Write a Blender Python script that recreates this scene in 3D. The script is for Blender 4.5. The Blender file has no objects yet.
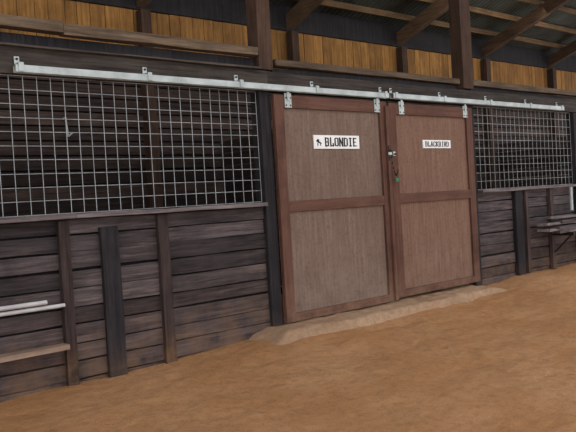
import bpy, math, random
from mathutils import Vector, Matrix, noise
random.seed(7)
sc=bpy.context.scene
sc.view_settings.view_transform='Standard'
CAMZ=1.42; CY=-5.444

def lin(c):
    return tuple((v/255/12.92 if v/255<=0.04045 else ((v/255+0.055)/1.055)**2.4) for v in c)+(1,)

# ---------------------------------------------------------------- materials
def new_mat(name,rough=0.85,metal=0.0):
    m=bpy.data.materials.new(name); m.use_nodes=True
    nt=m.node_tree; b=nt.nodes['Principled BSDF']
    b.inputs['Roughness'].default_value=rough; b.inputs['Metallic'].default_value=metal
    b.inputs['Specular IOR Level'].default_value=0.25
    return m,nt,b
def N(nt,t,**k):
    n=nt.nodes.new(t)
    for a,v in k.items(): setattr(n,a,v)
    return n
def mix(nt,a,b,fac,mode='MIX'):
    n=N(nt,'ShaderNodeMix',data_type='RGBA',blend_type=mode)
    for s,v in ((6,a),(7,b),(0,fac)):
        if isinstance(v,bpy.types.NodeSocket): nt.links.new(v,n.inputs[s])
        else: n.inputs[s].default_value=v
    return n.outputs[2]
def noise_tex(nt,vec,scale,detail=5,rough=0.6):
    n=N(nt,'ShaderNodeTexNoise'); n.inputs['Scale'].default_value=scale
    n.inputs['Detail'].default_value=detail; n.inputs['Roughness'].default_value=rough
    nt.links.new(vec,n.inputs['Vector']); return n.outputs['Fac']
def ramp(nt,f,a,b,ca=(0,0,0,1),cb=(1,1,1,1)):
    r=N(nt,'ShaderNodeValToRGB'); e=r.color_ramp.elements
    e[0].position=a;e[0].color=ca;e[1].position=b;e[1].color=cb
    nt.links.new(f,r.inputs[0]); return r.outputs[0]
def wood(name,dark,light,axis='X',dust=None,dust_z=(0.0,1.0),rough=0.85,grain=1.0,bump=0.35,blotch=None,spec=0.2,dustmax=0.85,tr=(0.5,1.0),streak=None):
    m,nt,b=new_mat(name,rough); b.inputs['Specular IOR Level'].default_value=spec
    geo=N(nt,'ShaderNodeNewGeometry'); at=N(nt,'ShaderNodeAttribute',attribute_name='tint')
    mp=N(nt,'ShaderNodeMapping')
    s={'X':(1.2,22,22),'Y':(22,1.2,22),'Z':(22,22,1.2)}[axis]
    mp.inputs['Scale'].default_value=tuple(v*grain for v in s)
    sh=N(nt,'ShaderNodeVectorMath',operation='MULTIPLY_ADD')
    nt.links.new(at.outputs['Color'],sh.inputs[0]); sh.inputs[1].default_value=(13,17,9)
    nt.links.new(geo.outputs['Position'],sh.inputs[2])
    nt.links.new(sh.outputs[0],mp.inputs['Vector'])
    g=noise_tex(nt,mp.outputs[0],1.6,8,0.7)
    col=ramp(nt,g,0.32,0.72,lin(dark),lin(light))
    big=noise_tex(nt,sh.outputs[0],2.3,5,0.65)
    if blotch:
        col=mix(nt,col,lin(blotch),ramp(nt,big,0.45,0.7,(0,0,0,1),(.8,.8,.8,1)))
        fine=noise_tex(nt,sh.outputs[0],26,6,0.75)
        col=mix(nt,col,(0.55,0.52,0.5,1),ramp(nt,fine,0.5,0.72,(0,0,0,1),(.75,.75,.75,1)),'MULTIPLY')
    else:
        col=mix(nt,col,(0.35,0.33,0.34,1),ramp(nt,big,0.45,0.75,(0,0,0,1),(.7,.7,.7,1)),'MULTIPLY')
    if streak:
        m2=noise_tex(nt,mp.outputs[0],0.55,6,0.75)
        col=mix(nt,col,lin(streak),ramp(nt,m2,0.54,0.70,(0,0,0,1),(.75,.75,.75,1)))
    mul=N(nt,'ShaderNodeMath',operation='MULTIPLY_ADD'); nt.links.new(at.outputs['Fac'],mul.inputs[0])
    mul.inputs[1].default_value=tr[1]; mul.inputs[2].default_value=tr[0]
    comb=N(nt,'ShaderNodeCombineColor')
    for i in range(3): nt.links.new(mul.outputs[0],comb.inputs[i])
    col=mix(nt,col,comb.outputs[0],1.0,'MULTIPLY')
    if dust:
        sep=N(nt,'ShaderNodeSeparateXYZ'); nt.links.new(geo.outputs['Position'],sep.inputs[0])
        mr=N(nt,'ShaderNodeMapRange'); nt.links.new(sep.outputs[2],mr.inputs[0])
        mr.inputs[1].default_value=dust_z[1]; mr.inputs[2].default_value=dust_z[0]
        mr.inputs[3].default_value=0.0; mr.inputs[4].default_value=dustmax
        mm=N(nt,'ShaderNodeMath',operation='MULTIPLY'); nt.links.new(mr.outputs[0],mm.inputs[0])
        nt.links.new(ramp(nt,noise_tex(nt,geo.outputs['Position'],5,6,0.7),0.35,0.62),mm.inputs[1])
        col=mix(nt,col,lin(dust),mm.outputs[0])
    nt.links.new(col,b.inputs['Base Color'])
    bp=N(nt,'ShaderNodeBump'); bp.inputs['Strength'].default_value=bump; bp.inputs['Distance'].default_value=0.01
    nt.links.new(g,bp.inputs['Height']); nt.links.new(bp.outputs[0],b.inputs['Normal'])
    return m
def plain(name,c,rough=0.6,metal=0.0,var=0.25,scale=12):
    m,nt,b=new_mat(name,rough,metal)
    geo=N(nt,'ShaderNodeNewGeometry')
    f=noise_tex(nt,geo.outputs['Position'],scale,5)
    col=mix(nt,lin(c),tuple(v*(1-var) for v in lin(c)[:3])+(1,),ramp(nt,f,0.4,0.65))
    nt.links.new(col,b.inputs['Base Color']); return m

M={}
M['wallX']=wood('weathered_planks',(34,29,31),(94,84,84),'X',dust=(116,90,70),dust_z=(0.0,0.7),dustmax=.7,tr=(.35,1.1),streak=(116,100,92),bump=.6)
M['wallZ']=wood('weathered_batten',(34,27,27),(80,66,62),'Z',dust=(118,88,62),dust_z=(0.0,0.4))
M['dark']=wood('tarred_timber_upright',(26,25,28),(52,48,50),'Z',dust=(98,76,62),dust_z=(0,.35),dustmax=.6)
M['beam']=wood('weathered_beam',(38,34,32),(92,82,74),'X')
M['rail']=wood('brown_rail',(62,50,40),(120,102,82),'X')
M['ledge']=wood('grey_ledge',(70,62,64),(132,122,120),'X')
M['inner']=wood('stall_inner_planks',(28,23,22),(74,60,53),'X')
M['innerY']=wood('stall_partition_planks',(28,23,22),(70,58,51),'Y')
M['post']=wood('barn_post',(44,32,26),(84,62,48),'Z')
M['rafter']=wood('rafter_timber',(56,42,32),(98,76,56),'Y')
M['purlin']=wood('purlin_timber',(74,56,40),(118,94,66),'X')
M['yellow']=wood('pine_siding',(104,72,38),(160,116,62),'Z',grain=0.6,tr=(.7,.5))
M['frame']=wood('door_frame_wood',(80,54,44),(108,77,65),'Z',dust=(126,98,80),dust_z=(0.15,0.6),bump=0.15,tr=(.7,.55))
M['frameX']=wood('door_rail_wood',(80,54,44),(108,77,65),'X',dust=(126,98,80),dust_z=(0.15,0.6),bump=0.15,tr=(.7,.55))
M['panel']=wood('door_plywood',(98,80,70),(126,106,94),'Z',dust=(140,122,108),dust_z=(0.1,1.2),bump=0.08,blotch=(104,84,72),dustmax=.5)
M['panel2']=wood('door_plywood_reddish',(102,76,62),(130,102,86),'Z',dust=(136,114,98),dust_z=(0.1,1.2),bump=0.08,blotch=(108,82,68),dustmax=.5)
M['tan']=wood('tan_board',(116,92,78),(160,138,120),'X')
M['galv']=plain('galvanised_steel',(172,180,178),0.5,0.3,0.3,6)
M['wire']=plain('wire_steel',(156,160,162),0.5,0.2,0.35,3)
M['white']=plain('painted_white',(226,226,222),0.6,0,0.06,9)
M['pole']=plain('white_pole',(184,182,182),0.6,0,0.2,5)
M['ink']=plain('black_lettering',(40,40,44),0.7,0,0.1)
M['iron']=plain('black_iron',(52,48,46),0.5,0.6,0.3)
M['green']=plain('green_clip',(40,120,80),0.5,0,0.1)

def sand_mat(name,c1,c2,c3):
    m,nt,b=new_mat(name,0.95); b.inputs['Specular IOR Level'].default_value=0.08
    geo=N(nt,'ShaderNodeNewGeometry'); P=geo.outputs['Position']
    a=noise_tex(nt,P,0.9,5,0.6); c=noise_tex(nt,P,11,9,0.8); d=noise_tex(nt,P,75,5,0.8)
    mp=N(nt,'ShaderNodeMapping'); mp.inputs['Scale'].default_value=(0.5,3,1); mp.inputs['Rotation'].default_value=(0,0,-0.08)
    nt.links.new(P,mp.inputs['Vector']); st=noise_tex(nt,mp.outputs[0],1.5,7,0.7)
    col=mix(nt,lin(c1),lin(c2),ramp(nt,a,0.38,0.62))
    col=mix(nt,col,lin(c3),ramp(nt,c,0.46,0.66,(0,0,0,1),(.7,.7,.7,1)))
    col=mix(nt,col,lin(c3),ramp(nt,st,0.5,0.7,(0,0,0,1),(.5,.5,.5,1)))
    col=mix(nt,col,(0.45,0.4,0.36,1),ramp(nt,d,0.5,0.72,(0,0,0,1),(.7,.7,.7,1)),'MULTIPLY')
    nt.links.new(col,b.inputs['Base Color'])
    add=N(nt,'ShaderNodeMath',operation='MULTIPLY_ADD'); nt.links.new(d,add.inputs[0]); add.inputs[1].default_value=0.5
    nt.links.new(c,add.inputs[2])
    bp=N(nt,'ShaderNodeBump'); bp.inputs['Strength'].default_value=0.9; bp.inputs['Distance'].default_value=0.045
    nt.links.new(add.outputs[0],bp.inputs['Height']); nt.links.new(bp.outputs[0],b.inputs['Normal'])
    return m
M['sand']=sand_mat('sandy_ground',(210,160,116),(196,144,98),(164,118,80))
M['sill']=sand_mat('dusty_concrete',(200,168,138),(184,150,120),(156,124,98))
m,nt,b=new_mat('roof_metal',0.55,0.2)
geo=N(nt,'ShaderNodeNewGeometry')
f=noise_tex(nt,geo.outputs['Position'],1.5,5)
nt.links.new(mix(nt,lin((68,72,66)),lin((46,45,40)),ramp(nt,f,0.4,0.65)),b.inputs['Base Color'])
M['roof']=m

# ---------------------------------------------------------------- mesh builder
class MB:
    def __init__(s,name,mats): s.n=name;s.m=mats;s.v=[];s.f=[];s.mi=[];s.t=[]
    def box(s,x0,x1,y0,y1,z0,z1,mat=0,tint=0.5,jit=0.0,rot=None,seg=1,wave=0.0):
        x0,x1=min(x0,x1),max(x0,x1);y0,y1=min(y0,y1),max(y0,y1);z0,z1=min(z0,z1),max(z0,z1)
        j=lambda:random.uniform(-jit,jit)
        L=(x1-x0,y1-y0,z1-z0); ax=L.index(max(L))
        base=len(s.v); ca=[(0,1,2),(1,2,0),(2,0,1)][ax]
        lo=(x0,y0,z0);hi=(x1,y1,z1)
        ctr=Vector(((x0+x1)/2,(y0+y1)/2,(z0+z1)/2))
        for k in range(seg+1):
            t=k/seg
            wv=[random.uniform(-wave,wave) for _ in range(4)]
            for q,(a,bb) in enumerate(((0,0),(1,0),(1,1),(0,1))):
                p=[0,0,0]; p[ax]=lo[ax]+(hi[ax]-lo[ax])*t
                p[ca[1]]=(hi if a else lo)[ca[1]]; p[ca[2]]=(hi if bb else lo)[ca[2]]
                P=Vector(p)+Vector((j(),j(),j()))
                P[ca[1]]+=wv[q]*0.5; P[ca[2]]+=wv[q]
                if rot is not None: P=rot@(P-ctr)+ctr
                s.v.append(P)
        fs=[]
        for k in range(seg):
            o=base+4*k
            for q in range(4):
                r=(q+1)%4; fs.append((o+q,o+r,o+4+r,o+4+q))
        fs.append((base+3,base+2,base+1,base)); e=base+4*seg; fs.append((e,e+1,e+2,e+3))
        s.f+=fs; s.mi+=[mat]*len(fs); s.t+=[tint]*len(fs)
    def cyl(s,p0,p1,r,n=6,mat=0,tint=0.5):
        p0=Vector(p0);p1=Vector(p1);d=(p1-p0).normalized()
        u=d.orthogonal().normalized();w=d.cross(u);b=len(s.v)
        for p in (p0,p1):
            for i in range(n):
                a=2*math.pi*i/n; s.v.append(p+u*math.cos(a)*r+w*math.sin(a)*r)
        fs=[(b+i,b+(i+1)%n,b+n+(i+1)%n,b+n+i) for i in range(n)]
        fs.append(tuple(b+i for i in reversed(range(n))));fs.append(tuple(b+n+i for i in range(n)))
        s.f+=fs; s.mi+=[mat]*len(fs); s.t+=[tint]*len(fs)
    def grid(s,nx,ny,fn,mat=0,tint=0.5):
        b=len(s.v)
        for j in range(ny+1):
            for i in range(nx+1): s.v.append(Vector(fn(i/nx,j/ny)))
        for j in range(ny):
            for i in range(nx):
                a=b+j*(nx+1)+i; s.f.append((a,a+1,a+nx+2,a+nx+1)); s.mi.append(mat); s.t.append(tint)
    def done(s,parent=None,bevel=0.0,smooth=False):
        me=bpy.data.meshes.new(s.n); me.from_pydata([tuple(v) for v in s.v],[],s.f)
        for k in s.m: me.materials.append(M[k])
        me.polygons.foreach_set('material_index',s.mi)
        if smooth: me.polygons.foreach_set('use_smooth',[True]*len(s.f))
        ca=me.color_attributes.new('tint','FLOAT_COLOR','CORNER')
        k=0
        for p in me.polygons:
            t=s.t[p.index]
            for _ in p.loop_indices: ca.data[k].color=(t,t,t,1); k+=1
        import bmesh
        bm=bmesh.new(); bm.from_mesh(me); 
        if not smooth: bmesh.ops.recalc_face_normals(bm,faces=bm.faces)
        bm.to_mesh(me); bm.free(); me.update()
        ob=bpy.data.objects.new(s.n,me); bpy.context.collection.objects.link(ob)
        if bevel:
            md=ob.modifiers.new('bevel','BEVEL'); md.width=bevel; md.segments=2; md.limit_method='ANGLE'
        if parent: ob.parent=parent
        return ob
def empty(name):
    e=bpy.data.objects.new(name,None); bpy.context.collection.objects.link(e); return e
rt=lambda a=0.1,b=0.9: random.uniform(a,b)

# ---------------------------------------------------------------- ground
def sm(a,b,x):
    t=max(0,min(1,(x-a)/(b-a))); return t*t*(3-2*t)
prints=[(random.uniform(0.5,11),random.uniform(-4.8,-0.5),random.uniform(0,math.pi),random.uniform(.06,.11)) for _ in range(150)]
def gh(x,y):
    h=0.0
    near=math.exp(-((y)/0.9)**2) if y<0 else 1
    h+=near*(0.02+0.07*sm(2.9,4.2,x)+0.06*sm(7.6,8.8,x))
    h+=0.05*sm(4,9,x)*(1-near)*0.6
    h+=0.028*noise.noise(Vector((x*1.1,y*1.1,0)))+0.014*noise.noise(Vector((x*4,y*4,3)))+0.009*noise.noise(Vector((x*10,y*10,5)))
    return h
def gh2(x,y):
    h=gh(x,y)
    if 0<x<12 and y<0:
        for (a,b,t,r) in prints:
            dx=x-a;dy=y-b
            if abs(dx)<.3 and abs(dy)<.3:
                u=dx*math.cos(t)+dy*math.sin(t); v=(-dx*math.sin(t)+dy*math.cos(t))*1.7
                q=math.hypot(u,v)/r
                if q<2: h+=-0.012*math.exp(-q*q*1.5)+0.005*math.exp(-((q-1.2)/.3)**2)
    return h
g=MB('floor',['sand'])
g.grid(120,50,lambda u,v:(-6+6*u,-8+12.2*v,gh2(-6+6*u,-8+12.2*v)))
g.grid(300,170,lambda u,v:(0+12*u,-5.2+5.2*v,gh2(12*u,-5.2+5.2*v)))
g.grid(120,30,lambda u,v:(12*u,-8+2.8*v,gh2(12*u,-8+2.8*v)))
g.grid(120,40,lambda u,v:(12*u,4.2*v,gh2(12*u,4.2*v)))
g.grid(80,100,lambda u,v:(12+8*u,-8+12.2*v,gh2(12+8*u,-8+12.2*v)))
g.done(smooth=True)

# ---------------------------------------------------------------- front stall wall, lower planks
def plank_run(mb,x0,x1,y,th,zs,mat=0,joint=None):
    for i in range(len(zs)-1):
        cuts=[x0]+([joint+random.uniform(-.05,.05)] if joint else [])+[x1]
        for a,b in zip(cuts[:-1],cuts[1:]):
            dy=random.uniform(-0.009,0.009)
            mb.box(a,b,y+dy,y+th+dy,zs[i]+random.uniform(0.002,0.014),zs[i+1]-random.uniform(0,.010),mat,rt(),0.002,seg=max(1,int((b-a)/0.35)),wave=0.005)
w=MB('wall_front',['wallX','wallZ','dark','beam'])
zs=[-0.12,0.05,0.20,0.34,0.50,0.64,0.80,0.95,1.10,1.24,1.37]
plank_run(w,-2.0,2.1,0.03,0.04,zs); plank_run(w,2.1,4.24,0.03,0.04,zs,joint=3.01)
plank_run(w,7.70,13.5,0.03,0.04,zs,joint=8.75)
w.box(-2,4.3,0.085,0.10,-.1,1.37,2,0.2); w.box(7.7,13.5,0.085,0.10,-.1,1.36,2,0.2)
for x in (-0.6,0.86,9.55,10.86,12.16):
    w.box(x,x+0.09,-.03,.028,-.1,1.36,1,rt())
w.box(2.06,2.15,-0.03,0.028,-0.08,1.36,1,0.35,0.003,seg=5,wave=.004)
w.box(2.42,2.58,-0.02,0.028,-0.08,1.29,2,0.6,0.003,seg=5,wave=.004)
w.box(2.96,3.06,-0.03,0.028,-0.08,1.36,1,0.4,0.003,seg=5,wave=.004)
w.box(8.62,8.80,-0.03,0.028,0.02,1.36,2,0.4,0.003,seg=5,wave=.004)
w.box(8.90,8.97,-0.02,0.028,0.02,1.36,1,0.9,0.003,seg=5,wave=.004)
w.box(10.36,10.50,-0.03,0.10,0.0,2.52,2,0.6,0.003)
w.box(-2.0,-1.85,-0.03,0.10,-.1,2.52,2,0.6,0.003)
w.box(4.18,4.31,-0.02,0.13,-0.05,2.52,2,0.55,0.003,seg=6,wave=.003)
w.box(7.64,7.78,0.0,0.13,0.0,2.52,2,0.5,0.003)
w.box(5.98,6.12,0.02,0.15,0.0,2.52,2,0.5,0.003)
w.done(bevel=0.004)

h=MB('header_beam',['beam','dark'])
h.box(-2.0,4.3,-0.02,0.10,2.53,2.735,0,0.3,0.003,seg=14,wave=.006)
h.box(4.3,13.5,-0.02,0.10,2.53,2.725,0,0.2,0.003,seg=18,wave=.006)
h.box(-2.0,4.2,0.06,0.10,2.755,2.865,1,0.6,0.002,seg=10,wave=.004)
h.box(4.43,7.52,0.06,0.10,2.73,2.79,1,0.5,0.002,seg=10,wave=.004)
h.box(7.82,13.5,0.06,0.10,2.73,2.79,1,0.5,0.002,seg=10,wave=.004)
h.box(-2.0,4.18,-0.07,0.12,2.735,2.755,0,0.6,0.003,seg=14,wave=.004)
h.done(bevel=0.004)
r=MB('loft_rail',['rail'])
r.box(-2.0,2.2,-0.06,0.05,2.88,2.97,0,0.45,0.003,seg=8,wave=.006)
r.box(2.205,4.18,-0.05,0.06,2.87,2.96,0,0.55,0.003,seg=5,wave=.006)
r.box(4.43,7.52,0.0,0.12,2.80,2.87,0,0.3,0.003,seg=5,wave=.004)
r.box(7.82,13.5,0.0,0.12,2.80,2.88,0,0.3,0.003,seg=5,wave=.004)
r.done(bevel=0.004)
l=MB('trim_ledge',['ledge'])
l.box(-2.0,2.2,-0.07,0.09,1.375,1.415,0,0.45,0.002,seg=8,wave=.003)
l.box(2.2,4.17,-0.07,0.09,1.375,1.412,0,0.6,0.002,seg=5,wave=.003)
l.box(7.80,13.5,-0.07,0.09,1.362,1.40,0,0.55,0.002,seg=8,wave=.003)
l.done(bevel=0.004)

def roofz(y): return 4.32+0.36*(3.6-y)
for i,(a,bb) in enumerate(((4.21,4.38),(7.57,7.79))):
    p=MB('barn_post',['post'])
    p.box(a,bb,-0.02,0.16,2.745,roofz(0.1)+0.03,0,rt(.3,.7),0.003,seg=10,wave=.004); p.done(bevel=0.006)

# ---------------------------------------------------------------- wire mesh
def mesh_panel(x0,x1,z0,z1,y=0.03,s=0.109):
    mb=MB('wire_mesh_panel',['wire','dark'])
    n=round((x1-x0)/s); k=round((z1-z0)/s)
    for i in range(n+1):
        x=x0+(x1-x0)*i/n; mb.cyl((x,y,z0),(x+random.uniform(-.004,.004),y,z1),0.0032)
    for j in range(k+1):
        z=z0+(z1-z0)*j/k; mb.cyl((x0,y+0.007,z),(x1,y+0.007,z+random.uniform(-.003,.003)),0.0032)
    mb.done()
mesh_panel(-1.84,4.17,1.42,2.525); mesh_panel(7.80,10.35,1.405,2.525)

# ---------------------------------------------------------------- track
t=MB('door_track',['galv','iron'])
def track(x0,x1,z):
    t.box(x0,x1,-0.115,-0.06,z+0.05,z+0.056); t.box(x0,x1,-0.12,-0.114,z,z+0.056)
    t.box(x0,x1,-0.062,-0.056,z,z+0.056)
    t.box(x0,x1,-0.115,-0.10,z-0.002,z+0.004); t.box(x0,x1,-0.075,-0.06,z-0.002,z+0.004)
track(1.78,5.99,2.525); track(6.07,9.93,2.53)
for x in (1.82,2.92,3.90,4.88,5.94,6.12,7.03,8.02,9.0,9.87):
    t.box(x-0.02,x+0.02,-0.126,-0.025,2.585,2.60); t.box(x-0.02,x+0.02,-0.128,-0.119,2.53,2.60); t.box(x-0.02,x+0.02,-0.034,-0.024,2.585,2.66)
    t.cyl((x,-0.044,2.64),(x,-0.026,2.64),0.01,8,1)
t.done(bevel=0.0015)

# ---------------------------------------------------------------- doors
def door(x0,x1,z0,z1,pm,hang,sw=0.12):
    d=MB('stall_door',['frame','frameX',pm,'galv','iron'])
    y=-0.075
    d.box(x0+.02,x1-.02,y+0.03,y+0.045,z0+.02,z1-.02,2,0.5)
    zm=(z0+z1)/2+0.02
    d.box(x0,x0+sw,y,y+0.03,z0,z1,0,0.5,0.001); d.box(x1-sw,x1,y,y+0.03,z0,z1,0,0.4,0.001)
    d.box(x0+sw+.001,x1-sw-.001,y+.001,y+0.03,z1-0.13,z1,1,0.4,0.001)
    d.box(x0+sw+.001,x1-sw-.001,y+.001,y+0.03,zm-0.055,zm+0.055,1,0.55,0.001)
    d.box(x0+sw+.001,x1-sw-.001,y+.001,y+0.03,z0,z0+0.085,1,0.4,0.001)
    d.box(x0,x0+sw,y+.045,y+0.05,z0,z1,0,0.4); d.box(x1-sw,x1,y+.045,y+0.05,z0,z1,0,0.4)
    for hx in hang:
        d.box(hx-0.045,hx+0.045,y-0.008,y,z1-0.13,z1+0.02,3)
        d.box(hx-0.018,hx+0.018,y-0.018,y-0.008,z1-0.06,z1+0.04,3)
        d.cyl((hx,y-0.016,z1+0.0),(hx,y-0.004,z1+0.0),0.026,12,3)
        for a,b in ((-.028,-.105),(.028,-.105),(-.028,-.03),(.028,-.03)):
            d.cyl((hx+a,y-0.014,z1+b),(hx+a,y-.006,z1+b),0.009,8,4)
    return d
d=door(4.32,5.985,0.175,2.49,'panel',(4.50,5.82)); 
d.box(5.985-0.05,5.985,-0.105,-0.076,0.185,2.44,0,0.6,0.001)
d.box(5.94,5.965,-0.115,-0.105,1.80,1.98,4); d.cyl((5.955,-0.115,1.92),(5.955,-0.14,1.92),0.009,8,4); d.box(5.93,5.99,-0.118,-0.112,1.87,1.90,3)
d.done(bevel=0.003)
d=door(6.02,7.63,0.20,2.48,'panel2',(6.24,7.48))
d.box(6.03,6.07,-0.10,-0.076,1.86,1.91,3); d.cyl((6.05,-0.10,1.88),(6.05,-0.125,1.88),0.01,8,4)
d.done(bevel=0.003)
c=MB('latch_chain',['iron','green'])
for i in range(9):
    a=i/8; c.cyl((5.96+0.1*a,-0.13,1.85-0.12*math.sin(a*math.pi)-0.15*a),(5.96+0.1*a+.012,-0.122,1.83-0.12*math.sin(a*math.pi)-0.15*a),0.006,6,0)
c.box(6.03,6.07,-0.125,-0.112,1.56,1.60,1)
c.done()
GL={'B':[(0,0,0,1),(0,1,.75,1),(0,.5,.8,.5),(0,0,.75,0),(.9,.58,.9,.92),(.9,.08,.9,.42)],
'L':[(0.1,0,0.1,1),(0.1,0,.95,0),(.95,0,.95,.25)],'O':[(0,.12,0,.88),(1,.12,1,.88),(.15,1,.85,1),(.15,0,.85,0)],
'N':[(0,0,0,1),(1,0,1,1),(0,1,1,0)],'D':[(0,0,0,1),(0,1,.75,1),(0,0,.75,0),(1,.14,1,.86)],
'I':[(.5,0,.5,1),(.15,1,.85,1),(.15,0,.85,0)],'E':[(0.05,0,0.05,1),(0.05,1,.95,1),(0.05,.5,.7,.5),(0.05,0,.95,0)],
'A':[(0,0,.45,1),(1,0,.55,1),(.22,.35,.78,.35)],'C':[(0,.12,0,.88),(.15,1,.85,1),(.15,0,.85,0),(1,.8,1,.9),(1,.1,1,.2)],
'K':[(0,0,0,1),(0,.45,1,1),(.25,.55,1,0)],'R':[(0,0,0,1),(0,1,.75,1),(0,.5,.8,.5),(.9,.58,.9,.92),(.45,.5,1,0)]}
def sign(x0,x1,z0,z1,txt,logo,lh,th):
    e=MB('name_sign',['white','ink'])
    e.box(x0,x1,-0.058,-0.046,z0,z1,0)
    a0=x0+0.035
    if logo:
        e.cyl((x0+0.06,-0.060,z0+.088),(x0+0.06,-0.057,z0+.088),0.016,8,1)
        e.box(x0+0.035,x0+0.11,-0.060,-0.057,z0+0.062,z0+0.078,1,rot=Matrix.Rotation(0.4,3,'Y'))
        e.box(x0+0.05,x0+0.06,-0.060,-0.057,z0+0.03,z0+0.065,1); e.box(x0+0.09,x0+0.10,-0.060,-0.057,z0+0.03,z0+0.06,1)
        a0=x0+0.155
    a1=x1-0.035; n=len(txt); pw=(a1-a0)/n; lw=pw*0.62; zb=(z0+z1)/2-lh/2
    for i,chh in enumerate(txt):
        xs=a0+pw*i+(pw-lw)/2
        for (p,q,r_,s_) in GL[chh]:
            A=Vector((xs+p*lw,0,zb+q*lh));B=Vector((xs+r_*lw,0,zb+s_*lh)); dd=B-A; L=dd.length
            C=(A+B)/2; an=math.atan2(-dd.z,dd.x)
            vertical=abs(dd.x)<1e-6; t2=th*(1.25 if vertical or abs(dd.x)>1e-6 and abs(dd.z)>1e-6 else .8)
            e.box(C.x-L/2-t2*.45,C.x+L/2+t2*.45,-0.0605,-0.0575,C.z-t2/2,C.z+t2/2,1,rot=Matrix.Rotation(an,3,'Y'))
    e.done()
sign(4.84,5.52,1.945,2.09,'BLONDIE',True,0.082,.015)
sign(6.63,7.17,1.955,2.055,'BLACKBIRD',False,0.056,.0095)

# ---------------------------------------------------------------- concrete sill
def sillf(u,v):
    x=3.82+4.10*u; endf=min(1,min(u*14,(1-u)*10))
    y=0.15-0.66*v
    edge=0.80+0.10*noise.noise(Vector((x*1.3,7,0)))
    prof=1-sm(edge-.02,edge+.12,v)
    n_=noise.noise(Vector((x*2.5,y*5,1)))
    top=0.160+0.016*n_
    base=gh(x,y)-0.02-0.04*v
    z=base*(1-prof*endf)+top*prof*endf
    y2=y+(0.06*noise.noise(Vector((x*1.7,2,0)))+.02*noise.noise(Vector((x*7,2,0))))*v
    return (x,y2,z+0.014*noise.noise(Vector((x*11,y*11,2))))
s=MB('door_sill',['sill']); s.grid(220,34,sillf); s.done(smooth=True)

# ---------------------------------------------------------------- stall interiors
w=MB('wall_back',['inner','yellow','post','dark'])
w.box(-5,22,3.68,3.72,-0.2,4.9,3,0.0)  # added backing sheet, keeps light from leaking through the plank gaps
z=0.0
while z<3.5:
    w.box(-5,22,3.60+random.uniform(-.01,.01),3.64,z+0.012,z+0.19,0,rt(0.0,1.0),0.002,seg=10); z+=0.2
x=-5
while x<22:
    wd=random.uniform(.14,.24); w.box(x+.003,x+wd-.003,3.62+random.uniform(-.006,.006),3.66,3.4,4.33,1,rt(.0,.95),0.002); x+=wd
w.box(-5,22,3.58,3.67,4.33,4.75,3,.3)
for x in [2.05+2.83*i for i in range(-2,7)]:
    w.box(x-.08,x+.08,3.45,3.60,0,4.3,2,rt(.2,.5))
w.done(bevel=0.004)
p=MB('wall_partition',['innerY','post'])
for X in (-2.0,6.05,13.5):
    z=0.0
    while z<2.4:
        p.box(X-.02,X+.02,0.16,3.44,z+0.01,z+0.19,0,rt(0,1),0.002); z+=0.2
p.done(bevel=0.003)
hk=MB('halter_hook',['galv']); 
hk.cyl((3.6,3.595,2.7),(3.6,3.50,2.7),.012,8); hk.cyl((3.6,3.5,2.7),(3.62,3.5,2.45),.012,8); hk.cyl((3.62,3.5,2.45),(3.68,3.5,2.5),.012,8); hk.done()

# ---------------------------------------------------------------- roof
c=MB('ceiling',['roof'])
Y0,Y1=-3.5,4.3
nx=900
c.grid(nx,1,lambda u,v:(-5+27*u,Y0+(Y1-Y0)*v,roofz(Y0+(Y1-Y0)*v)+0.42+0.012*math.cos(u*nx*math.pi/2)))
c.done(smooth=True)
q=MB('trim_purlins',['purlin'])
y=-3.4
while y<4.2:
    q.box(-5,22,y,y+0.05,roofz(y)+0.28,roofz(y)+0.385,0,rt(.2,.9),0.003,seg=20,wave=.004); y+=0.55
q.done(bevel=0.003)
ra=empty('roof_rafters')
ang=math.atan(-0.36)
for i in range(-2,7):
    x=2.05+2.83*i
    a=MB('rafter_%d'%(i+3),['rafter'])
    Yc=(Y0+Y1)/2; L=(Y1-Y0)/math.cos(ang)/2
    a.box(x-.07,x+.07,Yc-L,Yc+L,roofz(Yc)+0.03,roofz(Yc)+0.27,0,rt(.2,.8),0.003,rot=Matrix.Rotation(ang,3,'X'),seg=10,wave=.004)
    a.done(parent=ra,bevel=0.006)

# ---------------------------------------------------------------- left poles and board
e=MB('pole_rack',['pole','tan','iron'])
e.cyl((-1.4,-0.10,0.735),(1.90,-0.10,0.735),0.018,12,0); e.cyl((-1.4,-0.17,0.695),(2.05,-0.075,0.69),0.016,12,0)
e.box(-1.4,2.04,-0.16,-0.035,0.345,0.385,1,0.55,0.002,seg=6,wave=.003)
for x in (-0.555,0.905):
    e.box(x-.012,x+.012,-0.2,-0.031,0.64,0.66,2); e.box(x-.012,x+.012,-0.2,-0.19,0.64,0.74,2)
    e.box(x-.015,x+.015,-0.16,-0.031,0.31,0.34,2)
e.box(2.03,2.055,-0.10,-0.031,0.655,0.67,2)
e.done(bevel=0.002)
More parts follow.
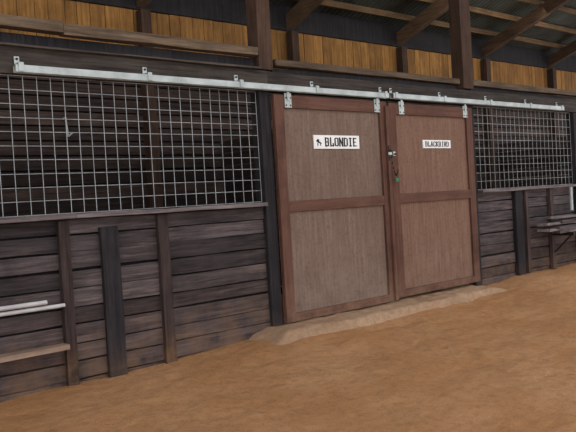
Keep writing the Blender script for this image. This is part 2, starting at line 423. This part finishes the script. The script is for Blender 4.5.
# loose boards stacked against the right wall on brackets
e=MB('stacked_boards',['ledge','wallX','iron'])
for (x0,x1,z,yo,rz,m_,wd_) in ((9.25,12.4,0.705,0,0,1,.24),(9.02,11.6,0.742,.03,.004,0,.2),(9.2,12.6,0.782,-.02,-.005,1,.22),(8.95,11.9,0.822,.02,.006,0,.16),(9.3,12.3,0.862,-.01,-.005,1,.2),(9.1,10.9,0.905,.05,.02,0,.12),(9.45,12.0,0.71,-.04,.0,0,.05)):
    e.box(x0,x1,-0.33+yo,-0.33+yo+wd_,z,z+0.036,m_,rt(.5,1.1),0.003,rot=Matrix.Rotation(rz,3,'Y'),seg=6,wave=.003)
for x in (9.595,10.905,12.205):
    e.box(x-.025,x+.025,-0.36,-0.031,0.65,0.70,2); e.cyl((x,-0.31,0.66),(x,-0.04,0.40),0.012,8,2)
e.done(bevel=0.003)
dp=MB('drain_pipe',['galv']); dp.cyl((10.1,-0.065,1.0),(10.1,-0.065,1.36),0.025,12); dp.done()

# ---------------------------------------------------------------- light
wd=bpy.data.worlds.new('World'); sc.world=wd; wd.use_nodes=True
bg=wd.node_tree.nodes['Background']; bg.inputs[0].default_value=(0.97,0.97,1.0,1); bg.inputs[1].default_value=1.85
def area(name,loc,rot,sx,sy,e,col=(1,1,1)):
    L=bpy.data.lights.new(name,'AREA'); L.shape='RECTANGLE'; L.size=sx;L.size_y=sy;L.energy=e;L.color=col
    o=bpy.data.objects.new(name,L); o.location=loc;o.rotation_euler=rot;bpy.context.collection.objects.link(o)
area('siding_fill_lamp',(6,1.9,4.85),(math.radians(60),0,0),18,0.5,45,(1,.93,.8))  # added fill that brightens the pine siding; the roof has no skylight

# ---------------------------------------------------------------- camera
yaw,pitch,roll=0.6879028439642544,-0.023229592392632666,-0.060266583695392374
f=Vector((math.sin(yaw)*math.cos(pitch),math.cos(yaw)*math.cos(pitch),math.sin(pitch)))
r0=Vector((math.cos(yaw),-math.sin(yaw),0)); u0=r0.cross(f)
rr=math.cos(roll)*r0+math.sin(roll)*u0; uu=-math.sin(roll)*r0+math.cos(roll)*u0
cd=bpy.data.cameras.new('camera'); cd.sensor_width=36; cd.lens=683.596*36/576; cd.clip_end=200
co=bpy.data.objects.new('camera',cd); bpy.context.collection.objects.link(co)
Mx=Matrix((rr,uu,-f)).transposed().to_4x4(); Mx.translation=Vector((0,CY,CAMZ)); co.matrix_world=Mx
sc.camera=co
